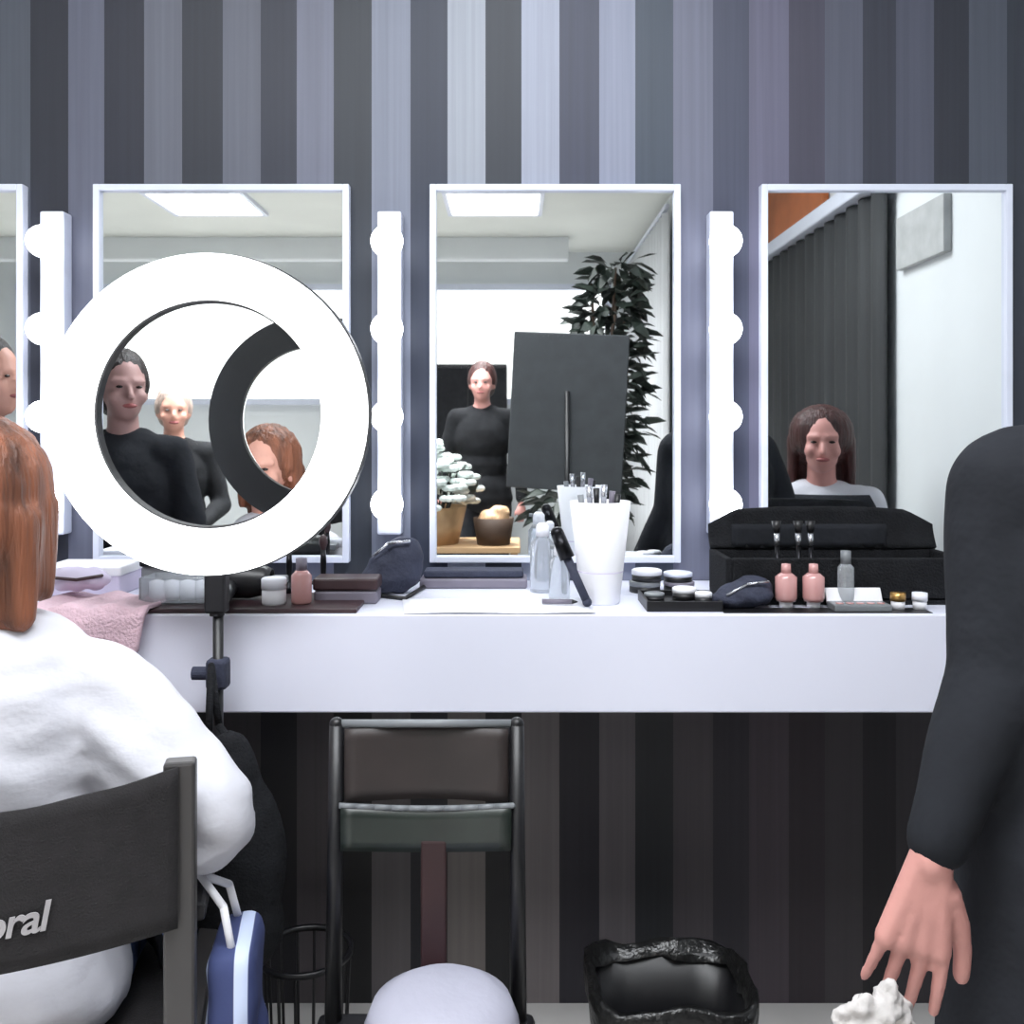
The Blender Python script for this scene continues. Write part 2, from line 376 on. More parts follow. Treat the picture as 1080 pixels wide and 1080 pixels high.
def person(label, loc, rz, s=1.0, seat=None, skin='skin', hair='dark_hair', hairlen=.0, top='black_cloth', bottom='black_cloth',
           arms=None, yaw=0, voxel=.008, topvox=.009, dress=False, sleeve=1.0, loose=.0, lean=0, apron=False, fold=None, bun=False, hw=1.0, hands=None, aloose=None, hs=None, drop=0, cuff=.037):
    root = thing('person', label, 'person', loc, rz)
    dz = (seat+.10-.95*s) if seat is not None else 0
    al = loose if aloose is None else aloose
    hs = hs or s
    def P(x,y,z): return Vector((x*s, y*s + lean*max(0, z-.95)*s, z*s+dz))
    sh = [P(-.165,0,1.40-drop), P(.165,0,1.40-drop)]
    if arms is None:
        if seat is not None: arms = [[P(-.23,.03,1.13), P(-.12,.24,1.04)], [P(.23,.03,1.13), P(.12,.24,1.04)]]
        else: arms = [[P(-.235,-.01,1.12), P(-.25,.05,.88)], [P(.235,-.01,1.12), P(.25,.05,.88)]]
    else: arms = [[Vector(p) for p in a] for a in arms]
    # torso
    def torso(bm, g=0):
        bm = ball(P(0,0,.95), ((.165+g)*s,(.12+g)*s,(.12+g)*s), bm)
        bm = ball(P(0,0,1.10), ((.14+g)*s,(.10+g)*s,(.15+g)*s), bm)
        bm = ball(P(0,.005,1.27), ((.16+g)*s,(.11+g)*s,(.17+g)*s), bm)
        bm = limb(bm, P(-.13,0,1.39-drop*.9), P(.13,0,1.39-drop*.9), (.058+g*.6)*s, (.058+g*.6)*s)
        bm = limb(bm, P(-.05,-.01,1.40-drop*.7), P(.05,-.01,1.40-drop*.7), (.07+g*.5)*s, (.07+g*.5)*s)
        return bm
    if seat is not None:
        kz = seat+.06; hips = [P(-.09,0,.92), P(.09,0,.92)]
        knees = [Vector((-.13*s,.44*s,kz)), Vector((.13*s,.44*s,kz))]
        fz = max(.09, kz-.44*s)
        ank = [Vector((-.12*s,.47*s,fz)), Vector((.12*s,.47*s,fz))]
    else:
        hips = [P(-.09,0,.92), P(.09,0,.92)]; knees = [P(-.10,.02,.50), P(.10,.02,.50)]; ank = [P(-.10,-.02,.09), P(.10,-.02,.09)]
    bm = torso(None)
    bm = limb(bm, P(0,-.01,1.42), P(0,.01,1.54), .053*s, .049*s)
    # head in its own frame, turned on the neck
    hm = Matrix.Translation(P(0,.015,1.60)) @ Matrix.Rotation(yaw,4,'Z')
    hb = ball((0,-.008,.03), (.076*s,.096*s,.098*s)); hb = ball((0,.025,-.035), (.056*s,.066*s,.066*s), hb)
    hb = ball((0,.045,-.075), (.03*s,.03*s,.022*s), hb)
    hb = limb(hb, Vector((0,.088,.012))*s, Vector((0,.106,-.022))*s, .008*s, .0125*s)
    for k in (-1,1):
        hb = ball((k*.038*s,.06*s,-.02*s), (.026*s,.026*s,.026*s), hb)
        hb = ball((k*.077*s,-.005*s,-.005*s), (.009*s,.018*s,.030*s), hb)
        hb = limb(hb, Vector((k*.014,.085,.03))*s, Vector((k*.05,.07,.03))*s, .010*s, .008*s)
    bmesh.ops.transform(hb, matrix=hm, verts=hb.verts)
    bm = merge(bm, hb)
    dirs = []
    for i in (0,1):
        e, w = arms[i]
        bm = limb(bm, sh[i], e, .047*s, .037*s); bm = limb(bm, e, w, .037*s, .025*s)
        d = (w-e).normalized()
        if hands and hands[i]: d, th, n, cu = hands[i]
        else:
            th = Vector((1 if i == 0 else -1, .6, 0)) if seat is None else Vector((1 if i == 0 else -1, 0, .3)); n = Vector((1 if i == 0 else -1, 0, 0)) if seat is None else Vector((0,0,-1)); cu = .35
        bm = hand(bm, w, d, th, n, cu, hs)
        bm = limb(bm, hips[i], knees[i], .085*s, .058*s); bm = limb(bm, knees[i], ank[i], .055*s, .038*s)
        a = ank[i]; bm = limb(bm, a+Vector((0,0,-.03*s)), a+Vector((0,.13*s,-.052*s)), .04*s, .032*s)
    body = blob('body', bm, M[skin], root, voxel, 2)
    for k in (-1,1):
        q = hm @ (Vector((k*.031,.084,.012))*s)
        obj('eye', ball(q, (.011*s,.006*s,.0048*s), seg=12), M['eye'], body, True)
    q = hm @ (Vector((0,.088,-.050))*s)
    obj('lips', ball(q, (.024*s,.012*s,.008*s), seg=14), M['lips'], body, True)
    # hair
    hb = ball((0,-.022,.045), (.088*s*hw,.098*s,.104*s)); hb = ball((0,-.05,.0), (.082*s*hw,.07*s,.09*s), hb)
    for k in (-1,1): hb = ball((k*.066*s*hw,-.02*s,.03*s), (.026*s,.05*s,.06*s), hb)
    if bun: hb = ball((0,-.05*s,.15*s), (.04*s,.04*s,.035*s), hb)
    if hairlen:
        for x in (-.06,-.03,0,.03,.06):
            hb = limb(hb, Vector((x*s*hw,-.06*s,.0)), Vector((x*1.05*s*hw,-.068*s,-.05-hairlen)), .034*s, .022*s)
        for k in (-1,1):
            hb = limb(hb, Vector((k*.074*s*hw,-.02*s,.02)), Vector((k*.08*s*hw,-.03*s,-.03-hairlen*.9)), .024*s, .016*s)
    bmesh.ops.transform(hb, matrix=hm, verts=hb.verts)
    hair_o = blob('hair', hb, M[hair], root, .007, 4, lambda p: .003*noise.noise(Vector((p.x*90,p.y*90,p.z*6))))
    # clothes
    g = .018+loose
    bm = torso(None, g)
    bm2 = None
    for i in (0,1):
        e, w = arms[i]
        bm = limb(bm, sh[i], e, (.056+al)*s, (.05+al)*s)
        if sleeve > 0: bm = limb(bm, e, e.lerp(w, sleeve*.9), (.05+al)*s, (cuff+al)*s)
    if dress:
        sk = lathe([(0,.42),(.24,.42),(.25,.46),(.225,.75),(.205,1.0),(.19,1.2),(.16,1.34),(0,1.36)], seg=40)
        for v in sk.verts: v.co = P(v.co.x*1.05, v.co.y*.78, v.co.z)
        bm = merge(bm, sk)
    elif seat is None:
        bm = ball(P(0,0,.90), ((.175+g)*s,(.125+g)*s,.10*s), bm)
    shirt = blob('dress' if dress else 'shirt', bm, M[top], root, topvox, 6, fold or (lambda p: .006*noise.noise(Vector((p.x*9,p.y*9,p.z*14)))))
    bm = None
    for i in (0,1):
        bm = limb(bm, hips[i], knees[i], .098*s, .07*s); bm = limb(bm, knees[i], ank[i], .067*s, .052*s)
    bm = ball(P(0,0,.93), (.175*s,.13*s,.11*s), bm)
    blob('trousers', bm, M[bottom], root, .012, 4, lambda p: .004*noise.noise(p*18))
    for i in (0,1):
        a = ank[i]; bm = limb(None, a+Vector((0,-.01,-.035*s)), a+Vector((0,.14*s,-.045*s)), .05*s, .042*s)
        blob('shoe', bm, M['black'], root, .01, 3)
    if apron:
        # black cape worn over the chest and lap
        def cf(u, v):
            a = (u-.5)*(1.5+1.1*min(1,v*2.5)); z = 1.43-drop*1.9-.42*v
            p = P(0,0,z); return p+Vector((math.sin(a)*(.225+.02*v), math.cos(a)*(.16+.12*v), 0))*s
        obj('cape', grid(20, 14, cf, thick=.006), M['black_cloth'], root, True, label='black protective cape over the chest')
    return root

# the woman seated at left
def shirt_fold(p):
    return .017*noise.noise(Vector((p.x*4, p.y*6, p.z*17+p.x*12))) + .004*noise.noise(Vector((p.x*14, p.y*14, p.z*34)))
WX, WY = -.70, -.755
person('ginger haired woman in a white shirt seated with her back to the camera', (WX, WY, 0), math.radians(9), s=.93, seat=.385,
       skin='skin', hair='ginger', hairlen=.07, top='shirt', bottom='jeans', sleeve=.35, loose=.022, hw=1.12,
       arms=[[(-.28,.0,.70),(-.20,.24,.62)], [(.295,-.085,.715),(.24,.20,.63)]], fold=shirt_fold, apron=True, drop=.055, voxel=.007, topvox=.008)

# the person in black standing at right
person('person in loose black clothes standing at the right edge, arm hanging down', (.650, -1.02, 0), math.radians(-4), s=.82,
       skin='skin_rose', hair='dark_hair', hairlen=.05, dress=True, sleeve=1.0, loose=.04, aloose=.014, hs=1.15, cuff=.026, voxel=.0035, topvox=.008,
       arms=[[(-.152,-.02,.96),(-.238,-.075,.79)], [(.21,-.01,.96),(.17,.14,.80)]],
       hands=[(Vector((-.20,.02,-1)), Vector((.95,-.1,0)), Vector((.1,1,0)), .16), None],
       fold=lambda p: .008*noise.noise(Vector((p.x*8, p.y*8, p.z*7+p.x*9))))
# people that the mirrors show
person('person with short dark hair in black clothes, reflected in the ring light opening', (-1.28, -1.15, 0), math.radians(-10), s=.98, seat=.60,
       skin='skin_dusk', hair='dark_hair', yaw=math.radians(-27))
person('smaller light haired person reflected beside the dark haired one', (-1.72, -2.85, 0), math.radians(-20), s=1.0, seat=.55,
       skin='skin', hair='grey_hair', top='black_fab', voxel=.012)
person('dark haired person reflected at the far left edge of the photo', (-1.425, -.60, 0), math.radians(-80), s=.84,
       skin='skin', hair='dark_hair', top='black_fab', voxel=.011)
person('auburn haired client with white collar reflected in the right mirror', (1.10, -1.40, 0), math.radians(15), s=.98, seat=.42,
       skin='skin_rose', hair='red_hair', hairlen=.12, top='shirt', hw=1.3, apron=True, sleeve=.9)
person('rosy faced person in dark clothes reflected at the left of the middle mirror', (-.17, -3.45, 0), math.radians(5), s=.92,
       skin='skin_rose', hair='red_hair', top='black_fab', voxel=.012)

def stool(x, y, h, label):
    t = thing('stool', label, 'stool', (x,y,0))
    obj('seat', lathe([(0,h-.05),(.15,h-.05),(.16,h-.03),(.16,h-.01),(.14,h),(0,h)]), M['black'], t, True)
    for k in range(4):
        a = PI/4+k*PI/2
        obj('leg', tube((.11*math.cos(a),.11*math.sin(a),h-.05),(.18*math.cos(a),.18*math.sin(a),0),.012), M['dark_metal'], t, True)
    b = lathe([(.15,.22),(.16,.22),(.16,.235),(.15,.235)], close=True)
    obj('foot_ring', b, M['dark_metal'], t, True)
stool(-1.28,-1.15,.56,'black stool under the short haired person in black')
stool(-1.72,-2.85,.50,'black stool under the light haired person')
stool(1.10,-1.40,.38,'low black stool under the auburn haired client')

# ------------------------------------------------------------------ director's chair (foreground left)
t = thing('director_chair', 'black folding chair with lettered canvas back, occupied by the ginger haired woman', 'chair', (-.672, -.935, -.008), math.radians(12))
hw_ = .285
for s in (-1, 1):
    obj('back_post', box((s*hw_, 0, .60), (.036,.026,.45), .004), M['post'], t)
    obj('armrest', box((s*hw_, .21, .625), (.05,.36,.022), .006), M['black'], t)
    obj('front_post', box((s*hw_, .35, .53), (.03,.026,.17), .004), M['post'], t)
    obj('side_rail', box((s*hw_, .175, .445), (.03,.39,.03), .004), M['post'], t)
    obj('leg', tube((s*hw_,.34 ,.445), (-s*hw_*.98,.36,.02), .014), M['post'], t, True)
    obj('leg', tube((s*hw_,.02 ,.445), (-s*hw_*.98,.0,.02), .014), M['post'], t, True)
    obj('foot_rail', box((s*hw_, .18, .012), (.035,.42,.024), .004), M['post'], t).location.z = .008
def backf(u, v):
    x = (u-.5)*2*hw_; sag = .030*(1-(2*u-1)**2)
    return (x, -.022-.035*(1-(2*u-1)**2)+.0025*math.sin(u*40)*v, .636+.186*v - sag*(1.0 if v > .5 else .6))
bk = obj('canvas_back', grid(40, 10, backf, thick=.004), M['canvas'], t, True)
obj('canvas_seat', grid(16, 10, lambda u, v: ((u-.5)*2*hw_, .0+.35*v, .452-.022*(1-(2*u-1)**2)), thick=.004), M['canvas'], t, True)
cu = bpy.data.curves.new('lettering', 'FONT'); cu.body = 'oral'; cu.size = .046; cu.extrude = .0008; cu.shear = .25; cu.space_character = .92; cu.offset = .0007
to = bpy.data.objects.new('tmp', cu); C.objects.link(to); bpy.context.view_layer.update()
tm = bpy.data.meshes.new_from_object(to.evaluated_get(bpy.context.evaluated_depsgraph_get())); bpy.data.objects.remove(to)
lo = bpy.data.objects.new('lettering', tm); C.objects.link(lo); tm.materials.append(M['letter']); lo.parent = bk
# bend the lettering onto the sagging canvas
x0 = .085
Rm = Matrix.Rotation(math.radians(4),4,'Z')
for v in tm.vertices:
    p = Rm @ v.co; x = x0+p.x; u = x/(2*hw_)+.5
    v.co = Vector((x, -.022-.035*(1-(2*u-1)**2)-.0045+(-v.co.z), .660+p.y))

M['tote'] = mat('blue_stripe_canvas', (70,84,130), .8, var=.1)
def stripe_mat():
    m = M['tote']; N = m.node_tree.nodes; L = m.node_tree.links
    tc = N.new('ShaderNodeTexCoord'); sx = N.new('ShaderNodeSeparateXYZ'); L.new(tc.outputs['Object'], sx.inputs[0])
    mu = N.new('ShaderNodeMath'); mu.operation = 'MULTIPLY'; mu.inputs[1].default_value = 130; L.new(sx.outputs['X'], mu.inputs[0])
    si = N.new('ShaderNodeMath'); si.operation = 'SINE'; L.new(mu.outputs[0], si.inputs[0])
    cr = N.new('ShaderNodeValToRGB'); cr.color_ramp.elements[0].position = .45; cr.color_ramp.elements[1].position = .55
    cr.color_ramp.elements[0].color = lin((58,68,112)); cr.color_ramp.elements[1].color = lin((200,212,240))
    L.new(si.outputs[0], cr.inputs[0]); L.new(cr.outputs[0], N['Principled BSDF'].inputs['Base Color'])
stripe_mat()
tt = thing('tote_bag', 'small blue and white striped tote bag hanging beside the chair post', 'bag', (-.352,-.79,.36), math.radians(10))
blob('body', box((0,0,.11),(.06,.13,.20),.02,bm=ball((0,0,.07),(.04,.07,.07))), M['tote'], tt, .006, 4, lambda p: .004*noise.noise(p*20))
obj('strap', path([(0,-.04,.20),(-.012,-.03,.255),(-.045,0,.285),(-.012,.03,.255),(0,.04,.20)], .005), M['white'], tt, True)

# ------------------------------------------------------------------ chair under the counter
t = thing('side_chair', 'black open back chair under the counter with a white cushion on it', 'chair', (wx(449,1.3), wy(1.3), 0))
hw2 = .127
for s in (-1,1):
    obj('back_post', tube((s*hw2,.0,.38),(s*(hw2-.002),.015,.80),.012,.010, bm=ball((s*(hw2-.002),.015,.80),.010)), M['black'], t, True)
    obj('leg', tube((s*hw2,.0,.40),(s*(hw2+.015),.05,0),.013), M['black'], t, True)
    obj('leg', tube((s*hw2,-.30,.38),(s*(hw2+.02),-.33,0),.013), M['black'], t, True)
obj('top_rail', tube((-hw2,.015,.801),(hw2-.01,.015,.801),.0055), M['grey'], t, True)
obj('back_pad', grid(14,6,lambda u,v: ((u-.5)*2*(hw2-.012), .02+.015*math.sin(PI*u), .695+.10*v), thick=.016), M['brown_lea'], t, True)
obj('lower_rail', grid(14,4,lambda u,v: ((u-.5)*2*(hw2-.008), .01+.015*math.sin(PI*u), .632+.058*v-.008*math.sin(PI*u)), thick=.014), M['green_lea'], t, True)
obj('rail_highlight', path([((u-.5)*2*(hw2-.008), .0+.013*math.sin(PI*u), .693-.009*math.sin(PI*u)) for u in [k/10 for k in range(11)]], .004), M['grey'], t, True)  # grey strip drawn for the highlight along the lower rail
obj('splat', box((.01,.015,.52), (.036,.012,.24), .003), M['maroon'], t)
obj('seat', box((0,-.15,.385), (.30,.34,.03), .01), M['black'], t)
cu_ = lathe([(0,.0),(.07,.002),(.095,.02),(.10,.045),(.09,.07),(.06,.088),(0,.094)], seg=36)
for v in cu_.verts: v.co.x *= 1.0
o = obj('round_cushion', cu_, M['cushion'], None, True); o.location = (wx(466,1.22), wy(1.22), .40)
tag(o, 'round white cushion resting on the black chair under the counter', 'cushion')

# black open bag on the floor
t = thing('floor_bin', 'open black bin with a liner standing on the floor under the counter', 'bin', (wx(705,1.62), wy(1.62), 0)); t.scale = (.94,.94,.84)
b = bmesh.new()
def rr(w, l, z, n=32):
    return [(max(-w,min(w,w*1.25*math.cos(2*PI*k/n))), max(-l,min(l,l*1.25*math.sin(2*PI*k/n))), z) for k in range(n)]
rings = [[b.verts.new(p) for p in rr(*q)] for q in ((.115,.09,0),(.125,.10,.15),(.138,.11,.30),(.140,.112,.31),(.132,.104,.31),(.12,.095,.15),(.11,.085,.012))]
for A, B in zip(rings, rings[1:]):
    for k in range(32): b.faces.new((A[k],A[(k+1)%32],B[(k+1)%32],B[k]))
b.faces.new(rings[0][::-1]); b.faces.new(rings[-1])
obj('bucket', b, M['black'], t, True)
b = bmesh.new(); rs = []
for w, l, z in ((.143,.115,.26),(.146,.118,.30),(.146,.118,.33),(.138,.11,.335),(.125,.098,.30)):
    rs.append([b.verts.new((p[0]+.004*math.sin(k*1.7), p[1]+.004*math.cos(k*2.3), p[2]+.008*math.sin(k*1.1+w*90))) for k, p in enumerate(rr(w,l,z))])
for A, B in zip(rs, rs[1:]):
    for k in range(32): b.faces.new((A[k],A[(k+1)%32],B[(k+1)%32],B[k]))
obj('liner', b, mat('bin_liner', (24,24,24), .3, var=.3, bump=.6, bscale=40), t, True)

# wire basket
t = thing('wire_basket', 'small black wire basket on the pale floor left of the chair', 'basket', (wx(322,1.80), wy(1.80), 0))
b = None
for k in range(16):
    a = 2*PI*k/16; b = tube((.075*math.cos(a),.075*math.sin(a),0),(.085*math.cos(a),.085*math.sin(a),.22),.003,bm=b,seg=6)
obj('wires', b, M['black'], t)
obj('rim', lathe([(.082,.215),(.09,.215),(.09,.225),(.082,.225)], close=True), M['black'], t, True)
obj('base', lathe([(0,0),(.078,0),(.078,.01),(0,.01)]), M['black'], t, True)

# ------------------------------------------------------------------ things on the counter
def item(name, label, cat, px, d, group=None, rz=0): return thing(name, label, cat, (wx(px,d), wy(d), DESK), rz, group)
# left: lilac box, pink towel
t = item('cardboard_box', 'pale lilac flat box with a white lid at the left end of the counter', 'box', 98, 1.86)
obj('base', box((0,0,.02), (.15,.11,.04), .003), M['lilac'], t); obj('lid', box((0,0,.047), (.156,.116,.018), .003), M['white'], t)
def towel(u, v):
    x = -.82+.20*u - .03*max(0, v-.5); L = v*.30
    if L < .14: y, z = -.245-L, DESK+.012
    else:
        k = min(1, (L-.14)/.03); y = -.385-.010*k; z = DESK+.012-(L-.14)*1.0*(1-.55*u)
    return (x, y-.004*math.sin(u*14), z+.004*math.sin(u*17+v*6)+.004)
tag(obj('towel', grid(26, 26, towel, thick=.008), M['pink'], None, True), 'pale pink towel draped over the counter front beside the woman', 'towel')
t = item('jewellery_pouch', 'small crumpled lilac pouch lying on the pink towel', 'pouch', 78, 1.72)
t.location.z = DESK+.024
blob('body', ball((0,0,.022),(.05,.03,.022), ball((.03,.01,.02),(.03,.03,.02))), M['lilac'], t, .005, 3, lambda p: .004*noise.noise(p*60))
obj('drawstring', path([(-.05,0,.03),(-.03,-.032,.03),(.02,-.034,.026),(.055,-.01,.03)], .003), M['browncase'], t, True)
# black mat
tag(obj('counter_mat', box((wx(262,1.72), wy(1.72), DESK+.004), (.42,.17,.008), .002), M['browncase']), 'long dark brown mat at the front edge of the counter below the ring light', 'mat')
MT = DESK+.008
def on_mat(t): t.location.z = MT; return t
t = on_mat(item('cotton_box', 'clear plastic box filled with white cotton pads on the dark mat', 'box', 190, 1.71))
b = None
for s in (-1,1):
    b = box((s*.058,0,.024), (.003,.075,.046), bm=b); b = box((0,s*.036,.024), (.113,.003,.046), bm=b)
b = box((0,0,.0015), (.119,.075,.003), bm=b)
obj('box_shell', b, M['clear'], t)
for k in range(4): obj('cotton_pad_stack', lathe([(0,.004),(.012,.004),(.013,.01),(.013,.036),(.0,.04)], (-.042+.028*k,0,0)), M['white'], t, True)
t = item('palette', 'closed dark grey palette case propped behind the cotton box', 'palette', 195, 1.84)
obj('case', box((0,0,.028), (.15,.05,.056), .004), M['grey'], t); obj('lid', box((0,-.004,.062), (.155,.055,.014), .004), M['dark_metal'], t)
t = on_mat(item('hair_dryer', 'black hair dryer lying on the mat under the ring light', 'hair dryer', 258, 1.73))
bb = lathe([(0,0),(.028,.002),(.032,.02),(.032,.06),(.026,.09),(.022,.10),(.02,.10),(.02,.09),(0,.088)])
bmesh.ops.transform(bb, matrix=Matrix.Translation((-.05,0,.034)) @ Matrix.Rotation(PI/2,4,'Y'), verts=bb.verts)
obj('barrel', bb, M['black'], t, True)
obj('handle', tube((-.02,-.01,.03),(-.01,-.10,.014),.014,.012, bm=ball((-.01,-.10,.014),.012)), M['black'], t, True)
obj('nozzle', box((.06,0,.034), (.03,.05,.014), .003), M['grey'], t)
t = on_mat(item('cream_jar', 'white cream jar on the mat right of the hair dryer', 'jar', 289, 1.68))
obj('jar_body', lathe([(0,0),(.020,0),(.021,.004),(.021,.028),(0,.028)]), M['white'], t, True); obj('lid', lathe([(.0,.028),(.022,.028),(.022,.045),(.02,.047),(0,.047)]), M['paper'], t, True)
t = on_mat(item('lotion_bottle', 'rose coloured lotion bottle beside the white cream jar', 'bottle', 318, 1.69))
obj('bottle_body', lathe([(0,0),(.016,0),(.018,.003),(.018,.05),(.009,.06),(0,.06)]), M['rosebottle'], t, True); obj('cap', lathe([(0,.058),(.01,.058),(.01,.08),(0,.082)]), M['mauve'], t, True)
# brush pot with two tall brushes
for k, (px, top, lean_) in enumerate(((305,568,.0),(341,563,-.004))):
    d = 1.80
    h = wz(top,d)-DESK
    t = thing('makeup_brush', ['slim dark makeup brush standing upright, nearer the ring light centre','slim dark makeup brush standing upright, nearer the middle mirror'][k], 'brush', (wx(px,d), wy(d), DESK), group='two upright brushes')
    obj('handle', lathe([(0,0),(.012,0),(.012,.02),(.0045,.025),(.006,h*.55),(.0045,h*.75),(0,h*.75)]), M['dark_metal'], t, True)
    obj('bristles', lathe([(.0045,h*.75),(.008,h*.85),(.0075,h*.95),(0,h)]), M['browncase'], t, True)
t = item('closed_case', 'dark brown cosmetics case with a pale stripe beside the navy pouch', 'case', 367, 1.75)
obj('base', box((0,0,.012), (.115,.06,.024), .004), M['mauve'], t); obj('lid', box((0,0,.036), (.118,.063,.022), .004), M['browncase'], t)
b = blob('cosmetics_pouch', ball((0,0,.045),(.055,.035,.046), ball((.015,.0,.075),(.04,.03,.035), ball((-.02,0,.03),(.05,.04,.03)))), M['navy'], None, .006, 4, lambda p: .004*noise.noise(p*40))
b.location = (wx(417,1.84), wy(1.84), DESK+.0); tag(b, 'navy zip pouch slumped against the wall left of the middle mirror', 'pouch')
obj('zip', path([(-.04,-.028,.075),(-.01,-.03,.10),(.03,-.028,.104)], .003), M['steel'], b, True)
t = item('tablet_case', 'flat mauve grey case lying at the foot of the middle mirror', 'case', 500, 1.925)
obj('base', box((0,0,.010), (.215,.07,.020), .004), M['mauve'], t); obj('lid', box((0,0,.028), (.20,.06,.014), .004), M['navy'], t)
def sheet(u, v): return (wx(432,1.72)+.33*u-.02*v, -.372+.15*v, DESK+.0015+.002*abs(math.sin(u*5+v*3)))
tag(obj('paper_sheet', grid(12,6,sheet,thick=.001), M['paper'], None, True), 'large white paper sheet laid flat on the counter in front of the mirror', 'paper')
t = thing('pencil', 'grey cosmetic pencil lying on the white sheet', 'pencil', (wx(588,1.70), wy(1.70), DESK+.009), math.radians(-4))
obj('barrel', tube((-.028,0,0),(.026,0,0),.0045), M['mauve'], t, True); obj('tip', tube((.026,0,0),(.036,0,0),.0045,.001), M['black'], t, True)
# clear spray bottles
for k, (px, d, h, r) in enumerate(((572,1.86,.135,.024),(590,1.76,.105,.019))):
    t = item('spray_bottle', ['taller clear spray bottle left of the white brush cup','shorter clear bottle in front of the taller spray bottle'][k], 'bottle', px, d)
    obj('bottle_body', lathe([(0,0),(r,0),(r*1.03,.004),(r,h*.7),(r*.45,h*.8),(r*.45,h*.85),(0,h*.85)]), M['clear'], t, True)
    c_ = obj('cap', lathe([(0,h*.8),(r*.55,h*.8),(r*.55,h*.95),(r*.3,h),(0,h)]), M['white'], t, True)
    obj('nozzle', tube((0,0,h*.93),(-r*.9,0,h*.95),.004), M['grey'], c_, True)
# white brush cup
d = 1.74; t = item('brush_cup', 'tall white tapered cup full of makeup brushes on the counter', 'cup', 633, d)
hh = .186; ro = .056; ri = .034
obj('cup_body', lathe([(0,0),(ri,0),(ri+.002,.004),(ro,hh),(ro-.004,hh),(ri-.002,.01),(0,.01)], seg=40), M['white'], t, True)
obj('band', lathe([(ri+.0055,.052),(ri+.0075,.056),(ri+.0085,.060),(ri+.006,.060)], seg=40), M['lilac'], t, True)
for k, (dx, dy, h, tp) in enumerate(((-.02,.0,.215,'steel'),(-.006,.01,.21,'black'),(.006,-.01,.218,'steel'),(.022,.006,.205,'mauve'),(.03,-.008,.20,'black'),(-.034,.008,.198,'grey'))):
    q = thing('makeup_brush', ['silver brush tip leftmost but one in the white cup','black brush tip in the middle of the white cup','tallest silver brush in the white cup','mauve brush right of the tallest one in the white cup','black brush rightmost in the white cup','grey brush leftmost in the white cup'][k], 'brush', (t.location.x+dx*.3, t.location.y+dy, DESK+.011), group='brushes in the white cup')
    h -= .012; obj('handle', tube((0,0,0),(dx*.6,0,h*.8),.003,.0035), M['dark_metal'], q, True)
    obj('bristles', tube((dx*.6,0,h*.8),(dx*.75,0,h),.0045,.006), M[tp], q, True)
# dark brush leaning against the cup
t = item('hair_brush', 'dark grey hair brush leaning against the white cup', 'brush', 612, 1.69)
a, b_ = Vector((.012,-.002,.010)), Vector((-.022,.016,.085))
obj('handle', tube(a, b_, .0075, .008, bm=ball(a,.0085)), M['navy'], t, True)
obj('brush_head', tube(b_, b_+Vector((-.018,.008,.045)), .014, .012, bm=ball(b_+Vector((-.018,.008,.045)),.012)), M['dark_metal'], t, True)
# compacts right of cup
t = item('tray', 'black tray of small cosmetics right of the white cup', 'tray', 716, 1.71)
b = box((0,0,.004), (.13,.12,.008), .002)
for s in (-1,1): b = box((s*.064,0,.009), (.004,.12,.018), bm=b); b = box((0,s*.059,.009), (.128,.004,.018), bm=b)
obj('tray_body', b, M['black'], t)
def compact(px, d, r, h, z, mt, label):
    t = thing('powder_compact', label, 'compact', (wx(px,d), wy(d), z), group='compacts right of the white cup')
    obj('base', lathe([(0,0),(r,0),(r,h*.55),(0,h*.55)]), M['black' if mt != 'black' else 'grey'], t, True)
    obj('lid', lathe([(0,h*.55),(r*1.02,h*.55),(r*1.02,h*.92),(r*.9,h),(0,h)]), M[mt], t, True)
compact(680, 1.86, .030, .022, DESK, 'grey', 'grey compact at the bottom of the pair beside the cup')
compact(682, 1.86, .029, .022, DESK+.022, 'white', 'white compact on top of the grey one beside the cup')
compact(716, 1.88, .030, .018, DESK, 'mauve', 'mauve compact at the back beneath a white one')
compact(715, 1.88, .028, .018, DESK+.018, 'frame', 'pale lidded compact stacked on the mauve one')
compact(722, 1.73, .022, .022, DESK+.008, 'white', 'white compact on the black tray, left one')
compact(742, 1.69, .015, .020, DESK+.008, 'white', 'small bright white pot on the black tray, right one')
compact(690, 1.72, .018, .014, DESK+.008, 'grey', 'small grey pot in the left corner of the black tray')
# black soft pouch
b = blob('makeup_bag', ball((0,0,.030),(.07,.04,.032), ball((.02,.01,.045),(.05,.035,.03), ball((-.04,0,.02),(.04,.04,.022)))), M['navy'], None, .006, 4, lambda p: .004*noise.noise(p*45))
b.location = (wx(785,1.69), wy(1.69), DESK); b.scale = (.75,.75,.75); tag(b, 'dark slumped makeup bag between the black tray and the black case', 'bag')
obj('zip', path([(-.05,-.035,.035),(0,-.03,.06),(.05,-.025,.066)], .003), M['steel'], b, True)

# big black makeup case with open lid
d = 1.79; t = thing('makeup_case', 'large open black makeup case with brushes, in front of the right mirror', 'case', (wx(880,d), wy(d), DESK))
b = box((0,.0,.006), (.44,.15,.012))
for s in (-1,1): b = box((s*.215,0,.045), (.012,.15,.078), .003, bm=b); b = box((0,s*.069,.045), (.42,.012,.078), .003, bm=b)
obj('case_body', b, M['black_fab'], t)
def lidf(u, v):
    x = (u-.5)*2
    top = .165-.012*abs(x)**3-.03*max(0,abs(x)-.75)*3
    return (x*.22, .07+.045*v*0+.02*v+.006*math.sin(v*3), .082+(top-.082)*v)
obj('lid', grid(30, 8, lidf, thick=.012), M['black_fab'], t, True)
obj('pocket', grid(20, 4, lambda u,v: ((u-.5)*.30-.03, .062-.006*math.sin(u*30)**2, .088+.045*v), thick=.004), M['black_cloth'], t, True)
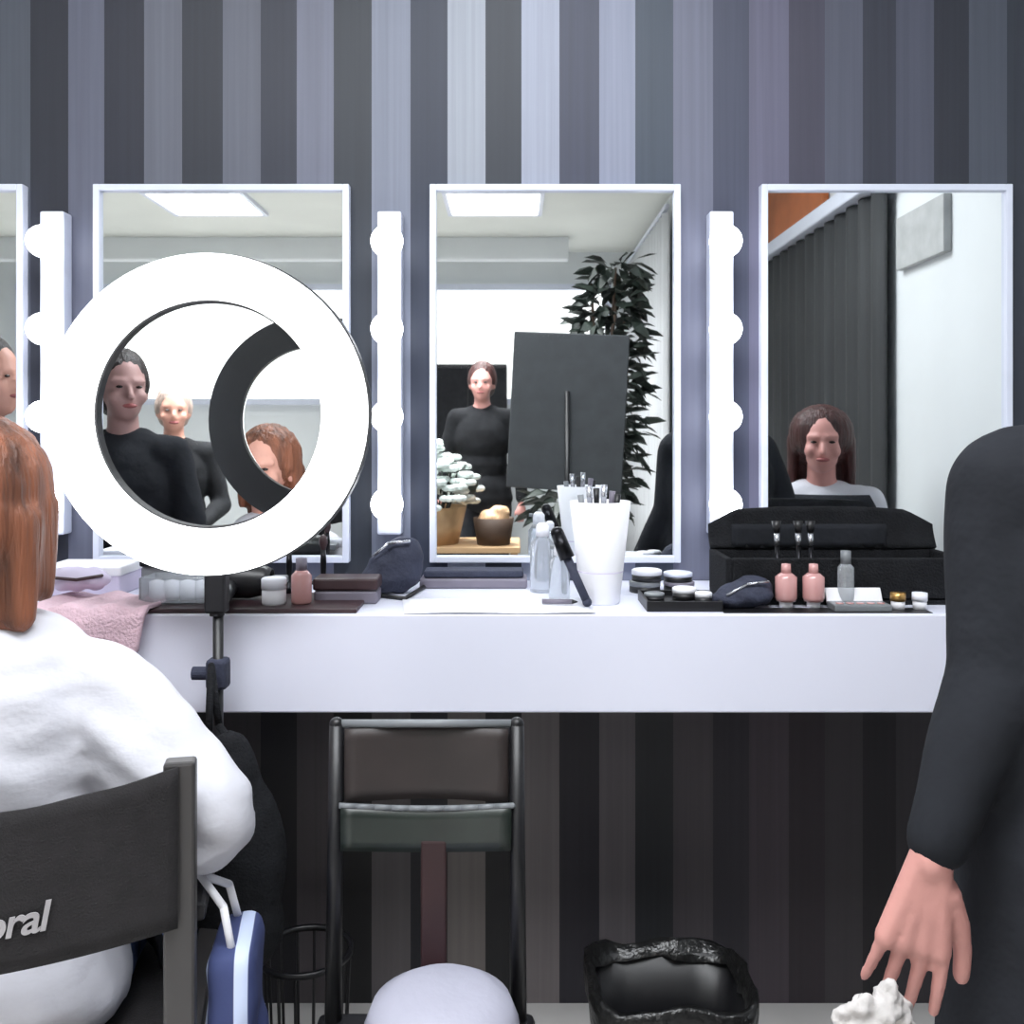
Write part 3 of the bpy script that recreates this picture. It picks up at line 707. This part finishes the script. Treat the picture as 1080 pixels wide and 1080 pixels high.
for k, x in enumerate((-.115,-.075,-.052)):
    z0 = DESK+.012
    q = thing('makeup_brush', ['silver ferruled brush leftmost in the black case','silver ferruled brush second from left in the black case','silver ferruled brush nearest the rose bottles in the case'][k], 'brush', (t.location.x+x, t.location.y-.03, z0), group='brushes in the black case')
    obj('handle', tube((0,0,0),(0,.006,.088),.0045), M['dark_metal'], q, True)
    obj('ferrule', tube((0,.006,.088),(0,.008,.112),.0055), M['steel'], q, True)
    obj('bristles', tube((0,.008,.112),(0,.010,.135),.0055,.009), M['black'], q, True)
# pair of rose bottles etc. in front of case
for k, px in enumerate((829, 858)):
    dd = 1.69; t = item('nail_bottle', ['rose bottle with white foot, left of the pair','rose bottle with white foot, right of the pair'][k], 'bottle', px, dd, 'rose bottles before the black case')
    obj('bottle_body', lathe([(0,.012),(.017,.012),(.019,.018),(.019,.055),(.010,.062),(0,.062)]), M['rosebottle'], t, True)
    obj('foot', lathe([(0,0),(.011,0),(.012,.012),(0,.012)]), M['white'], t, True)
    obj('cap', lathe([(0,.060),(.009,.060),(.008,.078),(0,.079)]), M['rosebottle'], t, True)
t = item('toner_bottle', 'clear grey bottle standing right of the rose bottles', 'bottle', 892, 1.70)
obj('bottle_body', lathe([(0,0),(.014,0),(.0145,.004),(.0145,.07),(.008,.078),(0,.078)]), M['clear'], t, True); obj('cap', lathe([(0,.076),(.009,.076),(.009,.10),(0,.101)]), M['grey'], t, True)
t = item('palette', 'silver grey open palette lying in front of the black case', 'palette', 906, 1.67)
obj('base', box((.0,0,.006), (.10,.045,.012), .002), M['grey'], t); obj('lid', box((.0,.026,.018), (.10,.006,.034), .002, rot=(-.5,0,0)), M['white'], t)
b = None
for i in range(5): b = lathe([(0,.012),(.007,.012),(.007,.0135),(0,.0135)], (-.036+.018*i,-.006,0), seg=14, bm=b)
obj('powder_pans', b, M['rosebottle'], t, True)
for k, (px, c_) in enumerate(((947,'gold'),(970,'paper'))):
    t = item('lip_pot', ['small pot with brass lid near the right end of the counter','small pot with white lid near the right end of the counter'][k], 'pot', px, 1.67)
    obj('base', lathe([(0,0),(.011,0),(.012,.016),(0,.016)]), M['white'], t, True); obj('lid', lathe([(0,.016),(.013,.016),(.013,.03),(0,.031)]), M[c_], t, True)
tag(obj('counter_mat', box((wx(868,1.665), wy(1.665)-.006, DESK+.0) , (.36,.045,.001)), M['black']), 'narrow black mat along the counter edge by the rose bottles', 'mat').location.z = .0008
# phone charger cable
o = obj('power_cable', path([(wx(300,1.9),wy(1.93),DESK+.004),(wx(345,1.9),wy(1.9),DESK+.012),(wx(380,1.9),wy(1.86),DESK+.004),(wx(395,1.86),wy(1.80),DESK+.004),(wx(430,1.8),wy(1.76),DESK+.004),(wx(445,1.8),wy(1.92),DESK+.004)], .004), M['black'], None, True)
tag(o, 'black power cable winding over the counter beside the navy pouch', 'cable')

# tissue in the hanging hand
hx, hy, hz = .362, -1.105, .692
b = None
for q, r in (((-.030,-.012,-.030),(.026,.012,.016)), ((-.008,-.008,-.022),(.014,.012,.022)), ((-.045,-.01,-.04),(.018,.012,.02)), ((-.02,0,-.05),(.035,.018,.026)), ((.005,0,-.04),(.012,.014,.02))):
    b = ball((hx+q[0],hy+q[1],hz+q[2]), r, b)
tag(blob('tissue', b, mat('tissue_paper', (196,192,190), .9, bump=.4, bscale=60), None, .003, 2, lambda p: .008*noise.noise(p*70)+.003*noise.noise(p*190)), 'crumpled white tissue held in the hanging hand', 'tissue')

# ------------------------------------------------------------------ the room behind, seen in the mirrors
# dark wardrobe curtain on the right wall, with pale rail and orange panel above
def cur(x0, y0, y1, z0, z1, amp, n):
    return lambda u, v: (x0-amp*abs(math.sin(u*n)), y0+(y1-y0)*u, z0+(z1-z0)*v)
t = thing('dark_curtain', 'tall charcoal curtain under a pale rail, reflected in the right mirror', 'curtain', (0,0,0))
obj('curtain_cloth', grid(140, 4, cur(1.46,-1.72,-3.72,.02,2.16,.03,44), thick=.003), M['ward'], t, True)
obj('rail', box((1.44,-2.72,2.20), (.09,2.1,.07), .01), M['frame'], t)
tag(obj('wall_panel', box((1.48,-3.1,2.46), (.03,1.2,.42), .005), M['orange']), 'panel with warm light put into its orange brown colour, above the charcoal curtain, reflected in the right mirror', 'panel')  # warm light on the wall above the curtain, put into the panel's orange
o = thing('white_curtain', 'long white curtain reflected at the right of the middle mirror', 'curtain', (0,0,0))
obj('curtain_cloth', grid(140, 4, cur(1.0,-4.05,-6.1,.02,2.6,.04,50), thick=.003), M['curtain'], o, True)
obj('rail', box((.98,-5.07,2.63), (.03,2.1,.03), .005), M['frame'], o)
tag(obj('wall_patch', box((1.485,-1.46,1.92), (.03,.40,.20), .004), M['patchgrey']), 'grey vent high on the white wall, reflected in the right mirror', 'patch')  # flat grey box added for a grey patch on the wall
# black screen on stand
t = thing('light_screen', 'black rectangular fabric screen on a stand, reflected in the middle mirror', 'screen', (.27,-2.62,0), math.radians(8))
obj('screen_panel', box((0,0,1.30), (.56,.03,.76), .006, rot=(0,math.radians(3),0)), mat('screen_fabric', (58,61,64), .85, var=.12), t)
obj('pole', tube((0,.03,.02),(0,.03,1.4),.012), M['black'], t, True)
for k in range(3):
    a = k*2*PI/3; obj('leg', tube((0,.03,.30),(.22*math.cos(a),.03+.22*math.sin(a),.01),.009), M['black'], t, True)
# plant
t = thing('potted_plant', 'tall dark leafy plant behind the black screen, reflected in the middle mirror', 'plant', (.47,-3.15,0))
obj('pot', lathe([(0,0),(.13,0),(.17,.3),(.155,.3),(.12,.02),(0,.02)]), M['terra'], t, True)
obj('soil', lathe([(0,.26),(.15,.26),(0,.262)]), M['browncase'], t)
st = None
for k in range(7):
    st = path([(0,0,.26),(.03*math.cos(k),.03*math.sin(k*2),1.0),(.10*math.cos(k*1.9)+.06,.10*math.sin(k*1.9),1.5+.1*k)], .008, st, 6)
obj('stem', st, M['terra'], t, True)
lb = bmesh.new()
for k in range(640):
    z = random.uniform(.75, 2.12); w = .20*(1-max(0,(z-1.3)/1.0)) + .05
    a = random.uniform(0,2*PI); q = Vector((.16*(z-1.5)+w*math.cos(a)*random.random()**.4, w*math.sin(a), z)); L = random.uniform(.10,.17)
    Mx = Matrix.Translation(q) @ Euler((random.uniform(-.9,.9),random.uniform(-.6,.9),a)).to_matrix().to_4x4()
    pts = [(0,0,0),(L*.35,-L*.2,.01),(L*.75,-L*.14,0),(L,0,-.02),(L*.75,L*.14,0),(L*.35,L*.2,.01)]
    lb.faces.new([lb.verts.new(Mx @ Vector(p)) for p in pts])
obj('leaves', lb, M['leaf'], t)
# table with bouquet
t = thing('side_table', 'pale wooden table reflected at the bottom left of the middle mirror', 'table', (-.27,-2.75,0))
obj('table_top', box((0,0,.64), (.62,.42,.03), .005), M['wood'], t)
for sx in (-1,1):
    for sy in (-1,1): obj('leg', box((sx*.28,sy*.18,.3125), (.035,.035,.625), .003), M['wood'], t)
t = thing('bouquet', 'white flower bouquet in a woven basket on the pale table', 'bouquet', (-.40,-2.72,.655)); t.scale = (1.35,1.35,1.3)
obj('basket', lathe([(0,0),(.10,0),(.13,.14),(.12,.14),(.09,.01),(0,.01)]), M['wood'], t, True)
fb = None
for k in range(95):
    a = k*2.4; r = .17*math.sqrt((k+.5)/95); z = .36-1.1*r+random.uniform(-.05,.08); c = Vector((r*math.cos(a), r*math.sin(a), z))
    for j in range(5):
        e = 2*PI*j/5; fb = ball(c+Vector((.016*math.cos(e),.016*math.sin(e),0)), (.017,.017,.012), fb, seg=8)
obj('blossoms', fb, M['flower'], t, True)
gb = None
for k in range(30):
    a = k*2.1; r = .04+.09*random.random(); gb = tube((.02*math.cos(a),.02*math.sin(a),.01),(r*math.cos(a),r*math.sin(a),.30),.003,.004,gb,6)
    gb = ball((r*math.cos(a)*1.2,r*math.sin(a)*1.2,.22),(.022,.012,.03),gb,seg=8)
obj('stems', gb, M['leaf'], t, True)
t = thing('wicker_basket', 'brown basket with beige cloth beside the white bouquet', 'basket', (-.09,-2.66,.655))
obj('basket_body', lathe([(0,0),(.08,0),(.10,.13),(.09,.13),(.07,.01),(0,.01)]), M['terra'], t, True)
blob('cloth', ball((0,0,.13),(.08,.08,.045), ball((.03,.02,.16),(.05,.04,.03))), M['blonde'], t, .008, 3, lambda p: .012*noise.noise(p*25))
# dark cabinets near back wall
for k, x in enumerate((-1.0,-.35)):
    t = thing('storage_cabinet', ['tall black cabinet near the window, left of the pair','tall black cabinet near the window, right of the pair'][k], 'cabinet', (x,-5.75,0), group='black cabinets before the window')
    obj('carcass', box((0,0,.87), (.62,.40,1.74), .006), M['black'], t)
    for s in (-1,1):
        dr = obj('door', box((s*.155,.205,.88), (.30,.018,1.66), .003), M['black_fab'], t)
        obj('handle', tube((s*.02,.222,.80),(s*.02,.222,.96),.006), M['steel'], dr)

# ------------------------------------------------------------------ lights
def area(n, loc, rot, size, power, col=(1,1,1), size_y=None):
    l = bpy.data.lights.new(n, 'AREA'); l.energy = power; l.size = size; l.color = col
    if size_y: l.shape = 'RECTANGLE'; l.size_y = size_y
    o = bpy.data.objects.new(n, l); C.objects.link(o); o.location = loc; o.rotation_euler = rot; return o
area('ceiling_fill', (-.2,-1.55,2.70), (0,0,0), 1.7, 60, (.93,.96,1), .7)  # added unseen fill, steep so the counter shades the wall below it
rl = area('ceiling_fill_rear', (-1.3,-3.0,2.70), (0,0,0), 2.6, 120, (.98,.99,1), .8); rl.data.spread = math.radians(100)  # added unseen fill for the room behind, kept out of mirror view
for x, y in ((-2.05,-4.4),(-.12,-4.4)):
    area('panel_lamp', (x, y, 2.72), (0,0,0), .56, 30, (.98,.99,1), .56).data.spread = math.radians(115)
sp = bpy.data.lights.new('wall_fill_spot', 'SPOT'); sp.energy = 13; sp.spot_size = math.radians(70); sp.spot_blend = 1; sp.shadow_soft_size = .08; sp.color = (.9,.94,1)  # added unseen spot that brightens the middle of the striped wall
so = bpy.data.objects.new('wall_fill_spot', sp); C.objects.link(so); so.location = (.02,-.75,2.70)
so.rotation_euler = (Vector((.02,0,1.75))-Vector(so.location)).to_track_quat('-Z','Y').to_euler()
w = bpy.data.worlds.new('World'); sc.world = w; w.use_nodes = True
w.node_tree.nodes['Background'].inputs[0].default_value = (.7,.75,.85,1); w.node_tree.nodes['Background'].inputs[1].default_value = .3

# ------------------------------------------------------------------ camera
cam = bpy.data.cameras.new('camera'); co = bpy.data.objects.new('camera', cam); C.objects.link(co)
cam.sensor_width = 36; cam.lens = 36*F/1080; cam.clip_start = .02
co.location = (0, -CAMD, CAMZ); co.rotation_euler = (PI/2, 0, 0)
cam.shift_y = -(540-455)/1080
sc.camera = co
sc.view_settings.view_transform = 'Standard'; sc.view_settings.look = 'None'; sc.view_settings.exposure = 0
